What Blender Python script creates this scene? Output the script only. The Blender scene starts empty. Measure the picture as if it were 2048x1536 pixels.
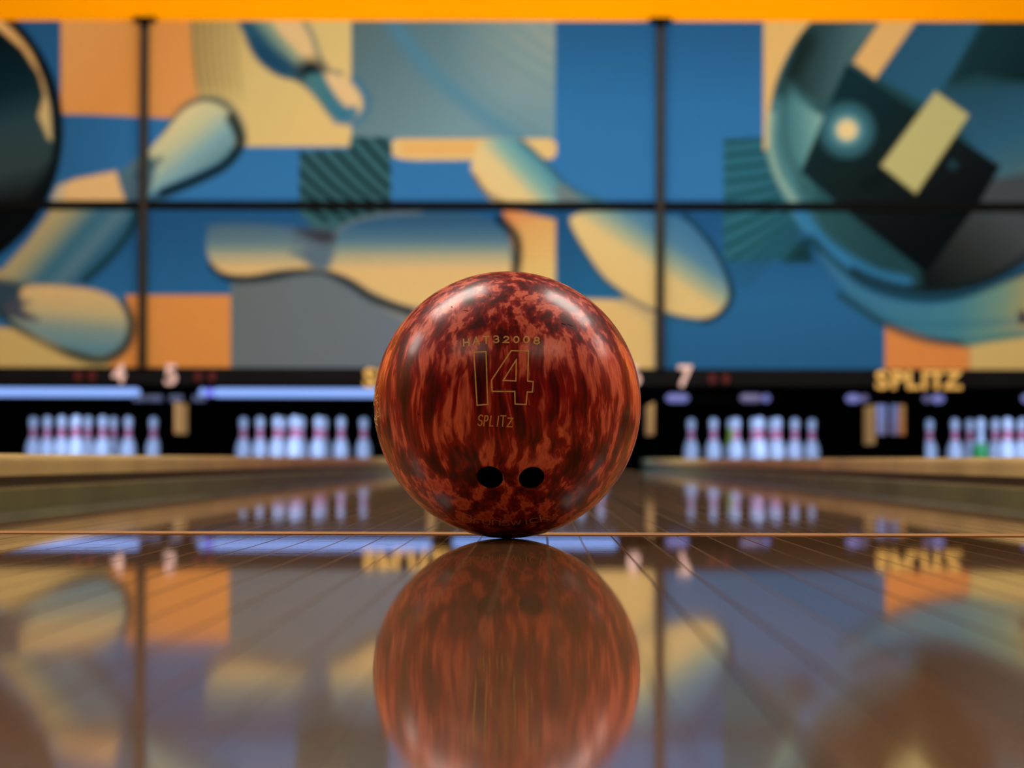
import bpy, bmesh, math, random
import numpy as np
from mathutils import Vector, Matrix, noise as mnoise
random.seed(7)
S = bpy.context.scene
COL = S.collection
R = math.radians

# ------------------------------------------------------------------ camera
F = 5666.0            # focal length in pixels of the 2048 wide frame
CAM = Vector((0.0, 0.0, 0.0635))
PITCH, YAW, ROLL = math.atan((919.5 - 768) / F), math.atan((1081 - 1024) / F), R(0.17)
cd = bpy.data.cameras.new('camera')
cam = bpy.data.objects.new('camera', cd); COL.objects.link(cam)
CM = Matrix.Rotation(YAW, 4, 'Z') @ Matrix.Rotation(R(90) + PITCH, 4, 'X') @ Matrix.Rotation(ROLL, 4, 'Z')
cam.matrix_world = Matrix.Translation(CAM) @ CM
cd.sensor_width = 36.0; cd.lens = F / 2048 * 36.0
cd.clip_start = 0.02; cd.clip_end = 100
cd.dof.use_dof = True
cd.dof.focus_distance = 2.205
cd.dof.aperture_fstop = cd.lens / 9.0
S.camera = cam

# ------------------------------------------------------------------ world, exposure
S.view_settings.view_transform = 'Standard'; S.view_settings.look = 'None'
S.view_settings.gamma = 1.0; S.view_settings.exposure = 0.0
S.view_settings.use_curve_mapping = False
w = bpy.data.worlds.new('world'); S.world = w; w.use_nodes = True
w.node_tree.nodes['Background'].inputs[0].default_value = (0.02, 0.017, 0.014, 1)
w.node_tree.nodes['Background'].inputs[1].default_value = 1.0

# ------------------------------------------------------------------ lights
def area(name, loc, target, sx, sy, power, color, spread=180):
    l = bpy.data.lights.new(name, 'AREA'); l.shape = 'RECTANGLE'; l.size = sx; l.size_y = sy
    l.energy = power; l.color = color; l.spread = R(spread)
    o = bpy.data.objects.new(name, l); COL.objects.link(o); o.location = loc
    o.rotation_euler = (Vector(target) - Vector(loc)).to_track_quat('-Z', 'Y').to_euler()
    return o
MY = 18.76            # plane of the mural
# wash lights hung from the ceiling that light the mural
for x, p in ((-4.2, 84), (-1.2, 138), (1.4, 138), (4.2, 74)):
    area('mural_wash_light', (x, MY - 4.6, 3.2), (x * 0.8, MY, 1.0), 1.6, 0.35, p, (1, 0.97, 0.92))
# ceiling lights over the lanes just past the foul line
for x, p in ((-4.9, 72), (-1.65, 84), (2.05, 84), (4.9, 54)):
    area('lane_ceiling_light', (x, 4.15, 3.24), (x, 4.1, 0), 2.0, 1.2, p, (1.0, 0.86, 0.76))
# added lights that brighten the unseen side walls and ceiling for the ball's rim
for x in (-4.6, 4.6):
    area('added_side_fill_light', (x, 11.0, 2.2), (x * 1.5, 11.6, 2.4), 3.0, 0.3, 95, (1.0, 0.8, 0.5))
# added fill lights above the approach that brighten the front of the ball
for x in (-1.9, 1.9):
    area('added_approach_fill_light', (x, 0.3, 3.24), (x * 0.6, 1.4, 0), 2.2, 1.6, 25, (1.0, 0.76, 0.55))

# ------------------------------------------------------------------ helpers
def lin(c, k=1.0):
    return tuple((((v / 255.0) / 12.92) if v / 255.0 <= 0.04045 else ((v / 255.0 + 0.055) / 1.055) ** 2.4) * k for v in c)

def mat(name, col, rough=0.5, metal=0.0, coat=0.0, coat_rough=0.05, emit=None, estr=0.0, spec=0.5):
    m = bpy.data.materials.new(name); m.use_nodes = True
    b = m.node_tree.nodes['Principled BSDF']
    b.inputs['Base Color'].default_value = (*col[:3], 1)
    b.inputs['Roughness'].default_value = rough
    b.inputs['Metallic'].default_value = metal
    b.inputs['Coat Weight'].default_value = coat
    b.inputs['Coat Roughness'].default_value = coat_rough
    b.inputs['Specular IOR Level'].default_value = spec
    if emit is not None:
        b.inputs['Emission Color'].default_value = (*emit[:3], 1)
        b.inputs['Emission Strength'].default_value = estr
    return m

def mottle(m, scale, amt, detail=4):
    """procedural mottling of the base colour, amt = +- share"""
    nt = m.node_tree; b = nt.nodes['Principled BSDF']
    base = tuple(b.inputs['Base Color'].default_value)[:3]
    tc = nt.nodes.new('ShaderNodeTexCoord'); n = nt.nodes.new('ShaderNodeTexNoise')
    n.inputs['Scale'].default_value = scale; n.inputs['Detail'].default_value = detail
    r = nt.nodes.new('ShaderNodeValToRGB')
    r.color_ramp.elements[0].position = 0.3; r.color_ramp.elements[1].position = 0.7
    r.color_ramp.elements[0].color = (*[v * (1 - amt) for v in base], 1)
    r.color_ramp.elements[1].color = (*[min(1, v * (1 + amt)) for v in base], 1)
    nt.links.new(tc.outputs['Object'], n.inputs['Vector']); nt.links.new(n.outputs['Fac'], r.inputs['Fac'])
    nt.links.new(r.outputs['Color'], b.inputs['Base Color'])
    return m

def obj(name, me, m=None, parent=None):
    if isinstance(me, bmesh.types.BMesh):
        bm = me; me = bpy.data.meshes.new(name); bm.to_mesh(me); bm.free()
    o = bpy.data.objects.new(name, me); COL.objects.link(o)
    if m is not None:
        if not me.materials: me.materials.append(m)
    if parent is not None: o.parent = parent
    return o

def tag(o, label=None, cat=None, group=None, kind=None):
    if label: o['label'] = label
    if cat: o['category'] = cat
    if group: o['group'] = group
    if kind: o['kind'] = kind
    return o

def empty(name, loc=(0, 0, 0)):
    o = bpy.data.objects.new(name, None); COL.objects.link(o); o.location = loc
    o.empty_display_size = 0.05
    return o

def add_box(bm, x0, x1, y0, y1, z0, z1, bev=0.0):
    r = bmesh.ops.create_cube(bm, size=1.0)
    vs = r['verts']
    for v in vs:
        v.co = Vector(((x0 + x1) / 2 + v.co.x * (x1 - x0), (y0 + y1) / 2 + v.co.y * (y1 - y0), (z0 + z1) / 2 + v.co.z * (z1 - z0)))
    if bev > 0:
        es = list({e for v in vs for e in v.link_edges})
        bmesh.ops.bevel(bm, geom=es, offset=bev, segments=2, affect='EDGES', profile=0.6)
    return bm

def box(name, x0, x1, y0, y1, z0, z1, m, parent=None, bev=0.0):
    bm = bmesh.new(); add_box(bm, x0, x1, y0, y1, z0, z1, bev)
    return obj(name, bm, m, parent)

def smooth(o):
    for p in o.data.polygons: p.use_smooth = True
    return o

def prism(name, prof, y0, y1, m, parent=None, shade=False):
    """profile [(x, z)] closed, swept from y0 to y1"""
    bm = bmesh.new()
    a = [bm.verts.new((x, y0, z)) for x, z in prof]; b = [bm.verts.new((x, y1, z)) for x, z in prof]
    n = len(prof)
    for i in range(n): bm.faces.new((a[i], a[(i + 1) % n], b[(i + 1) % n], b[i]))
    bm.faces.new(a); bm.faces.new(list(reversed(b)))
    bmesh.ops.recalc_face_normals(bm, faces=bm.faces)
    return obj(name, bm, m, parent)

def lathe(name, prof, seg, m, parent=None):
    bm = bmesh.new(); rings = []
    for r, z in prof:
        if r < 1e-6: rings.append([bm.verts.new((0, 0, z))])
        else: rings.append([bm.verts.new((r * math.cos(2 * math.pi * k / seg), r * math.sin(2 * math.pi * k / seg), z)) for k in range(seg)])
    for A, B in zip(rings, rings[1:]):
        for k in range(seg):
            k2 = (k + 1) % seg
            if len(A) == 1 and len(B) == 1: continue
            if len(A) == 1: bm.faces.new((A[0], B[k2], B[k]))
            elif len(B) == 1: bm.faces.new((A[k], A[k2], B[0]))
            else: bm.faces.new((A[k], A[k2], B[k2], B[k]))
    bmesh.ops.recalc_face_normals(bm, faces=bm.faces)
    return smooth(obj(name, bm, m, parent))

# position on a depth plane seen at a measured place of the photograph
def at(px, py, Y):
    d = CM.to_3x3() @ Vector(((px - 1024) / F, -(py - 768) / F, -1.0))
    t = (Y - CAM.y) / d.y
    return CAM + d * t

# ------------------------------------------------------------------ materials
M = {}
M['header'] = mottle(mat('yellow_paint', lin((240, 156, 0)), 0.8, spec=0.0), 0.8, 0.04)
M['wall'] = mottle(mat('warm_wall_paint', lin((225, 140, 40)), 0.7), 1.2, 0.06)
M['back'] = mottle(mat('brown_wall_paint', lin((120, 75, 45)), 0.7), 1.2, 0.1)
M['ceil'] = mottle(mat('ceiling_paint', lin((205, 150, 80)), 0.8), 2.0, 0.05)
M['black'] = mottle(mat('black_laminate', (0.004, 0.004, 0.005), 0.6, spec=0.06), 6, 0.2)
M['pitblack'] = mottle(mat('black_curtain', (0.0008, 0.0008, 0.0008), 0.9, spec=0.0), 6, 0.2)
M['bar'] = mottle(mat('dark_bronze_metal', (0.015, 0.012, 0.005), 0.5, spec=0.15), 9, 0.3)
M['divider'] = mottle(mat('black_trim_metal', (0.002, 0.002, 0.002), 0.6, spec=0.04), 9, 0.3)
M['cap'] = mottle(mat('tan_cap_plastic', lin((198, 182, 118)), 0.4), 3, 0.22)
M['capbase'] = mottle(mat('gap_shade_cap_base', (0.012, 0.011, 0.008), 0.5), 5, 0.3)  # near-black colour stands in for the shade in the gap under the cap
M['gutter'] = mottle(mat('olive_gutter_plastic', lin((96, 106, 66)), 0.35), 2.2, 0.35)
M['foul'] = mottle(mat('tan_foul_strip', lin((184, 140, 82)), 0.4), 5, 0.12)
M['pin'] = mat('white_pin_plastic', (0.78, 0.78, 0.80), 0.25, coat=0.5)
M['pin_red'] = mat('red_pin_stripe', (0.95, 0.06, 0.14), 0.4)
M['pin_green'] = mat('green_pin_plastic', (0.002, 0.34, 0.02), 0.3)
M['pin_yellow'] = mat('yellow_green_pin_plastic', (0.45, 0.62, 0.02), 0.3)
M['tube'] = mat('lit_tube', (0.02, 0.02, 0.04), 0.4, emit=lin((136, 176, 255)), estr=1.05)
M['tube_violet'] = mat('lit_tube_end', (0.02, 0.02, 0.04), 0.4, emit=lin((120, 120, 250)), estr=1.1)
M['tube_dim'] = mat('dim_reflection_tube', (0.02, 0.02, 0.04), 0.4, emit=lin((128, 135, 215)), estr=0.62)  # emission imitates light reflected by the ends of unlit tubes
M['tube_faint'] = mat('faint_reflection_tube', (0.1, 0.1, 0.2), 0.4, emit=lin((60, 62, 100)), estr=0.9)  # weaker glow, also in place of reflections on unlit tubes
M['housing'] = mottle(mat('black_lamp_housing', (0.001, 0.001, 0.001), 0.7, spec=0.0), 9, 0.2)
M['number'] = mottle(mat('pale_pink_sign_plastic', lin((235, 205, 200)), 0.5), 30, 0.08)
M['gold'] = mottle(mat('gold_sign_plastic', lin((225, 185, 95)), 0.4), 30, 0.12)
M['led'] = mat('red_led', (0.1, 0, 0), 0.5, emit=lin((150, 18, 22)), estr=0.10)
M['litpatch_guard'] = mottle(mat('tan_lit_patch_and_guard', lin((255, 165, 75)), 0.6), 8, 0.15)  # lit patches of the side walls as colour, and one real guard strip
M['greypad'] = mottle(mat('grey_white_guard', lin((165, 165, 190)), 0.5), 8, 0.1)

def board_mat(name, c0, c1, seam, rough, coat, coat_rough, x0, bw=0.0268, grain=1.0, wav=0.0004, base_spec=0.5):
    """strip flooring: boards of width bw run along Y, one seam between neighbours"""
    m = bpy.data.materials.new(name); m.use_nodes = True; nt = m.node_tree; L = nt.links
    b = nt.nodes['Principled BSDF']
    def N(t, **k):
        n = nt.nodes.new(t)
        for a, v in k.items(): setattr(n, a, v)
        return n
    tc = N('ShaderNodeTexCoord'); sp = N('ShaderNodeSeparateXYZ'); L.new(tc.outputs['Object'], sp.inputs[0])
    sub = N('ShaderNodeMath', operation='SUBTRACT'); L.new(sp.outputs['X'], sub.inputs[0]); sub.inputs[1].default_value = x0
    dv = N('ShaderNodeMath', operation='DIVIDE'); L.new(sub.outputs[0], dv.inputs[0]); dv.inputs[1].default_value = bw
    fl = N('ShaderNodeMath', operation='FLOOR'); L.new(dv.outputs[0], fl.inputs[0])
    fr = N('ShaderNodeMath', operation='FRACT'); L.new(dv.outputs[0], fr.inputs[0])
    s5 = N('ShaderNodeMath', operation='SUBTRACT'); L.new(fr.outputs[0], s5.inputs[0]); s5.inputs[1].default_value = 0.5
    ab = N('ShaderNodeMath', operation='ABSOLUTE'); L.new(s5.outputs[0], ab.inputs[0])
    # seam mask near |f-.5| = .5
    sm = N('ShaderNodeMapRange'); sm.inputs['From Min'].default_value = 0.455; sm.inputs['From Max'].default_value = 0.48
    L.new(ab.outputs[0], sm.inputs['Value'])
    # per board tone
    wn = N('ShaderNodeTexWhiteNoise'); wn.noise_dimensions = '1D'; L.new(fl.outputs[0], wn.inputs['W'])
    # seam strength differs from seam to seam
    ad = N('ShaderNodeMath', operation='ADD'); L.new(dv.outputs[0], ad.inputs[0]); ad.inputs[1].default_value = 0.5
    fl2 = N('ShaderNodeMath', operation='FLOOR'); L.new(ad.outputs[0], fl2.inputs[0])
    wn2 = N('ShaderNodeTexWhiteNoise'); wn2.noise_dimensions = '1D'; L.new(fl2.outputs[0], wn2.inputs['W'])
    ss = N('ShaderNodeMapRange'); ss.inputs['To Min'].default_value = 0.5; ss.inputs['To Max'].default_value = 1.0
    L.new(wn2.outputs['Value'], ss.inputs['Value'])
    smm = N('ShaderNodeMath', operation='MULTIPLY'); L.new(sm.outputs[0], smm.inputs[0]); L.new(ss.outputs[0], smm.inputs[1])
    # grain
    mp = N('ShaderNodeMapping'); mp.inputs['Scale'].default_value = (160, 5, 1); L.new(tc.outputs['Object'], mp.inputs['Vector'])
    gn = N('ShaderNodeTexNoise'); gn.inputs['Scale'].default_value = 1.0; gn.inputs['Detail'].default_value = 5; L.new(mp.outputs[0], gn.inputs['Vector'])
    mx0 = N('ShaderNodeMath', operation='MULTIPLY'); L.new(wn.outputs['Value'], mx0.inputs[0]); mx0.inputs[1].default_value = 0.55
    mx1 = N('ShaderNodeMath', operation='MULTIPLY_ADD'); L.new(gn.outputs['Fac'], mx1.inputs[0]); mx1.inputs[1].default_value = 0.45 * grain; L.new(mx0.outputs[0], mx1.inputs[2])
    cr = N('ShaderNodeValToRGB'); cr.color_ramp.elements[0].position = 0.15; cr.color_ramp.elements[1].position = 0.85
    cr.color_ramp.elements[0].color = (*c0, 1); cr.color_ramp.elements[1].color = (*c1, 1); L.new(mx1.outputs[0], cr.inputs[0])
    mix = N('ShaderNodeMix'); mix.data_type = 'RGBA'; L.new(smm.outputs[0], mix.inputs['Factor'])
    L.new(cr.outputs[0], mix.inputs[6]); mix.inputs[7].default_value = (*seam, 1)
    L.new(mix.outputs[2], b.inputs['Base Color'])
    b.inputs['Roughness'].default_value = rough
    # seams do not reflect like the lacquer
    inv = N('ShaderNodeMath', operation='MULTIPLY_ADD'); L.new(smm.outputs[0], inv.inputs[0]); inv.inputs[1].default_value = -coat * 0.97; inv.inputs[2].default_value = coat
    L.new(inv.outputs[0], b.inputs['Coat Weight'])
    isp = N('ShaderNodeMath', operation='MULTIPLY_ADD'); L.new(smm.outputs[0], isp.inputs[0]); isp.inputs[1].default_value = -base_spec; isp.inputs[2].default_value = base_spec
    L.new(isp.outputs[0], b.inputs['Specular IOR Level'])
    b.inputs['Coat Roughness'].default_value = coat_rough
    # orange peel and sanding ripples across the boards
    mp2 = N('ShaderNodeMapping'); mp2.inputs['Scale'].default_value = (5, 75, 1); L.new(tc.outputs['Object'], mp2.inputs['Vector'])
    n2 = N('ShaderNodeTexNoise'); n2.inputs['Scale'].default_value = 1.0; n2.inputs['Detail'].default_value = 3; L.new(mp2.outputs[0], n2.inputs['Vector'])
    bp = N('ShaderNodeBump'); bp.inputs['Strength'].default_value = 1.0; bp.inputs['Distance'].default_value = wav * 0.1
    L.new(n2.outputs['Fac'], bp.inputs['Height'])
    L.new(bp.outputs[0], b.inputs['Coat Normal'])
    L.new(bp.outputs[0], b.inputs['Normal'])
    return m
M['approach'] = board_mat('lacquered_approach_boards', lin((138, 99, 42)), lin((178, 130, 62)), lin((18, 8, 4)), 0.40, 1.0, 0.022, 0.0057, wav=0.00018)
# the lacquer of the approach is scuffed where people walk and keeps its mirror shine by the foul line
_nt = M['approach'].node_tree
_tc = _nt.nodes.new('ShaderNodeTexCoord'); _sp = _nt.nodes.new('ShaderNodeSeparateXYZ'); _nt.links.new(_tc.outputs['Object'], _sp.inputs[0])
_mr = _nt.nodes.new('ShaderNodeMapRange'); _mr.inputs['From Min'].default_value = 0.55; _mr.inputs['From Max'].default_value = 1.75
_mr.inputs['To Min'].default_value = 0.055; _mr.inputs['To Max'].default_value = 0.016
_nt.links.new(_sp.outputs['Y'], _mr.inputs['Value']); _nt.links.new(_mr.outputs[0], _nt.nodes['Principled BSDF'].inputs['Coat Roughness'])
M['lane'] = board_mat('oiled_lane_boards', lin((84, 64, 34)), lin((122, 94, 50)), lin((22, 12, 6)), 0.35, 0.8, 0.03, 0.0057, wav=0.00016)

# ------------------------------------------------------------------ setting
LANES = {4: -3.390, 5: -1.795, 6: 0.004, 7: 1.598, 8: 3.400}
HALF, GUT = 0.5334, 0.2346
FOUL0, FOUL1 = 2.385, 2.462
PITY0, PITY1 = 18.845, 22.4
WX = 6.15
bm = bmesh.new(); add_box(bm, -WX, WX, -3.5, FOUL0, -0.12, 0.0)
tag(obj('floor', bm, M['approach']), 'glossy wooden approach floor in the foreground', kind='structure')
tag(box('floor', -WX, WX, FOUL0, PITY1, -0.16, -0.12, M['black']), kind='structure')
tag(box('wall_left', -WX - .1, -WX, -3.5, PITY1, -0.16, 3.3, M['wall']), kind='structure')
tag(box('wall_right', WX, WX + .1, -3.5, PITY1, -0.16, 3.3, M['wall']), kind='structure')
tag(box('wall_behind', -WX - .1, WX + .1, -3.6, -3.5, -0.16, 3.3, M['back']), kind='structure')
tag(box('wall_far', -WX - .1, WX + .1, PITY1, PITY1 + .1, -0.16, 3.3, M['pitblack']), kind='structure')
tag(box('ceiling', -WX - .1, WX + .1, -3.6, PITY1 + .1, 3.3, 3.4, M['ceil']), kind='structure')
# yellow header wall above the mural
ZT = at(1024, 42.5, MY).z; ZB = at(1024, 736.5, MY).z; ZD0 = at(1024, 421, MY).z; ZD1 = at(1024, 403, MY).z
hd = box('wall_header', -WX, WX, MY + 0.01, MY + 0.2, ZT + 0.002, 3.3, M['header'])
tag(hd, kind='structure')

# foul line strip
tag(box('foul_line', -WX + .02, WX - .02, FOUL0 + .001, FOUL1, -0.118, 0.0006, M['foul']), 'thin tan foul line strip crossing the floor just behind the ball', 'foul line')

# ------------------------------------------------------------------ lanes, gutters, dividers
where = {4: 'the leftmost lane', 5: 'the lane below number 5',
         6: 'the middle lane behind the ball', 7: 'the lane below number 7', 8: 'the rightmost lane'}
lanelab = {4: 'wooden bowling lane at the far left, leading to the leftmost pins', 5: 'wooden bowling lane leading to the pins between number 5 and the ball',
           6: 'glossy wooden bowling lane running straight back from the red ball', 7: 'wooden bowling lane leading to the pins just right of the ball',
           8: 'wooden bowling lane at the far right, leading to the rack with the green pin'}
for n, cx in LANES.items():
    o = box('bowling_lane', cx - HALF, cx + HALF, FOUL1 + .001, PITY1 - 0.6, -0.119, 0.0, M['lane'])
    tag(o, lanelab[n], 'lane', 'bowling lanes')
    gut = []
    for s in (-1, 1):
        a = cx + s * (HALF + 0.002); bb = cx + s * (HALF + GUT - 0.004)
        K = 12; top = []; bot = []
        for i in range(K + 1):
            t = i / K; ang = math.pi * t
            x = a + (bb - a) * (0.5 - 0.5 * math.cos(ang)); z = -0.012 - 0.062 * math.sin(ang) ** 0.8
            top.append((x, z))
        prof = top + [(bb, -0.1195), (a, -0.1195)]
        o = prism('gutter', prof, FOUL1 + .002, PITY1 - 0.6, M['gutter'])
        side = 'left' if s < 0 else 'right'
        tag(o, f'olive plastic gutter along the {side} edge of {where[n]}', 'gutter', 'gutters beside the lanes')

def divider(x0, x1, label):
    root = empty('lane_divider', ((x0 + x1) / 2, FOUL1, 0))
    tag(root, label, 'divider', 'raised dividers between the gutters')
    c = (x0 + x1) / 2; hw = (x1 - x0) / 2 - 0.001
    base = [(-hw + .008, -0.119), (hw - .008, -0.119), (hw - .008, 0.040), (-hw + .008, 0.040)]
    # base has a bright lower flank
    b = prism('divider_base', base, 0.003, PITY1 - 0.6 - FOUL1, M['capbase'], root)
    fl = [(-hw, -0.118), (hw, -0.118), (hw, 0.018), (hw - .004, 0.022), (-hw + .004, 0.022), (-hw, 0.018)]
    prism('divider_flank', fl, 0.004, PITY1 - 0.6 - FOUL1 - .001, M['gutter'], root)
    r = min(0.012, hw * 0.5)
    pr = []
    for cxx, czz, a0 in ((hw - r, 0.070 - r, 0), (-hw + r, 0.070 - r, 90)):
        for k in range(6):
            a = R(a0 + 90 * k / 5); pr.append((cxx + r * math.cos(a), czz + r * math.sin(a)))
    pr = pr + [(-hw, 0.038), (hw, 0.038)]
    prism('divider_cap', pr, 0.002, PITY1 - 0.6 - FOUL1 - .002, M['cap'], root)
E = HALF + GUT
L = LANES
divider(L[4] - E - .26, L[4] - E, 'tan raised divider on the far side of the leftmost lane')
divider(L[4] + E, L[5] - E, 'thin tan raised divider between the lanes numbered 4 and 5')
divider(L[5] + E, L[6] - E, 'wide tan raised divider just left of the lane with the red ball')
divider(L[6] + E, L[7] - E, 'tan raised divider just right of the lane with the red ball')
divider(L[7] + E, L[8] - E, 'wide tan raised divider below the gold sign, before the rack with the green pin')
divider(L[8] + E, L[8] + E + .06, 'thin tan raised divider past the rightmost lane')

# ------------------------------------------------------------------ mural painting
def lin_np(c):
    c = np.asarray(c, float) / 255.0
    return np.where(c <= 0.04045, c / 12.92, ((c + 0.055) / 1.055) ** 2.4)

def catmull(pts, closed=True, n=8):
    P = [np.array(p, float) for p in pts]; out = []; N_ = len(P)
    rng = range(N_) if closed else range(N_ - 1)
    for i in rng:
        if closed: p0, p1, p2, p3 = P[i - 1], P[i], P[(i + 1) % N_], P[(i + 2) % N_]
        else: p0, p1, p2, p3 = P[max(i - 1, 0)], P[i], P[i + 1], P[min(i + 2, N_ - 1)]
        for k in range(n):
            t = k / n
            out.append(0.5 * ((2 * p1) + (-p0 + p2) * t + (2 * p0 - 5 * p1 + 4 * p2 - p3) * t * t + (-p0 + 3 * p1 - 3 * p2 + p3) * t ** 3))
    if not closed: out.append(P[-1])
    return np.array(out)

class Art:
    def __init__(s, X, Y):
        s.X = X; s.Y = Y; s.C = np.zeros((len(X), 3)) + lin_np((44, 102, 152))
    def over(s, m, c):
        if isinstance(c, tuple): c = lin_np(c)
        m = np.clip(m, 0, 1)[:, None]
        s.C = s.C * (1 - m) + c * m
    def sdf(s, pts):
        X, Y = s.X, s.Y; d = np.full(len(X), 1e9); ins = np.zeros(len(X), bool)
        n = len(pts)
        for i in range(n):
            ax, ay = pts[i]; bx, by = pts[(i + 1) % n]
            ex, ey = bx - ax, by - ay; L2 = ex * ex + ey * ey
            if L2 < 1e-9: continue
            t = np.clip(((X - ax) * ex + (Y - ay) * ey) / L2, 0, 1)
            d = np.minimum(d, (X - ax - ex * t) ** 2 + (Y - ay - ey * t) ** 2)
            c = ((ay <= Y) != (by <= Y))
            if ey != 0: ins ^= c & (X < ax + (Y - ay) * ex / ey)
        d = np.sqrt(d); return np.where(ins, -d, d)
    def fill(s, pts, c, soft=2.0, curve=False, alpha=1.0, clip=None):
        if curve: pts = catmull(pts)
        m = np.clip(0.5 - s.sdf(pts) / (2 * soft), 0, 1) * alpha
        if clip is not None: m = m * clip
        s.over(m, c); return m
    def rect(s, x0, y0, x1, y1, c, soft=2.0, alpha=1.0):
        return s.fill([(x0, y0), (x1, y0), (x1, y1), (x0, y1)], c, soft, alpha=alpha)
    def grad(s, p0, p1, stops):
        ax, ay = p0; ex, ey = p1[0] - ax, p1[1] - ay
        t = np.clip(((s.X - ax) * ex + (s.Y - ay) * ey) / (ex * ex + ey * ey), 0, 1)
        ts = [a for a, _ in stops]; cs = [lin_np(b) ** (1 / 2.2) for _, b in stops]
        return np.stack([np.interp(t, ts, [c[k] for c in cs]) for k in range(3)], 1) ** 2.2
    def stroke(s, pts, w, c, soft=4.0, alpha=1.0, curve=True, clip=None):
        """pts [(x,y)] or [(x,y,w)]"""
        if curve: P = catmull([p if len(p) == 3 else (*p, w) for p in pts], closed=False)
        else: P = np.array([p if len(p) == 3 else (*p, w) for p in pts], float)
        best = np.full(len(s.X), -1e9)
        for (ax, ay, aw), (bx, by, bw_) in zip(P, P[1:]):
            ex, ey = bx - ax, by - ay; L2 = ex * ex + ey * ey + 1e-9
            t = np.clip(((s.X - ax) * ex + (s.Y - ay) * ey) / L2, 0, 1)
            d = np.hypot(s.X - ax - ex * t, s.Y - ay - ey * t)
            best = np.maximum(best, (aw + (bw_ - aw) * t) / 2 - d)
        m = np.clip(0.5 + best / (2 * soft), 0, 1) * alpha
        if clip is not None: m = m * clip
        s.over(m, c)
    def box_mask(s, x0, y0, x1, y1, soft=2):
        return np.clip(0.5 - s.sdf([(x0, y0), (x1, y0), (x1, y1), (x0, y1)]) / (2 * soft), 0, 1)

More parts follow.
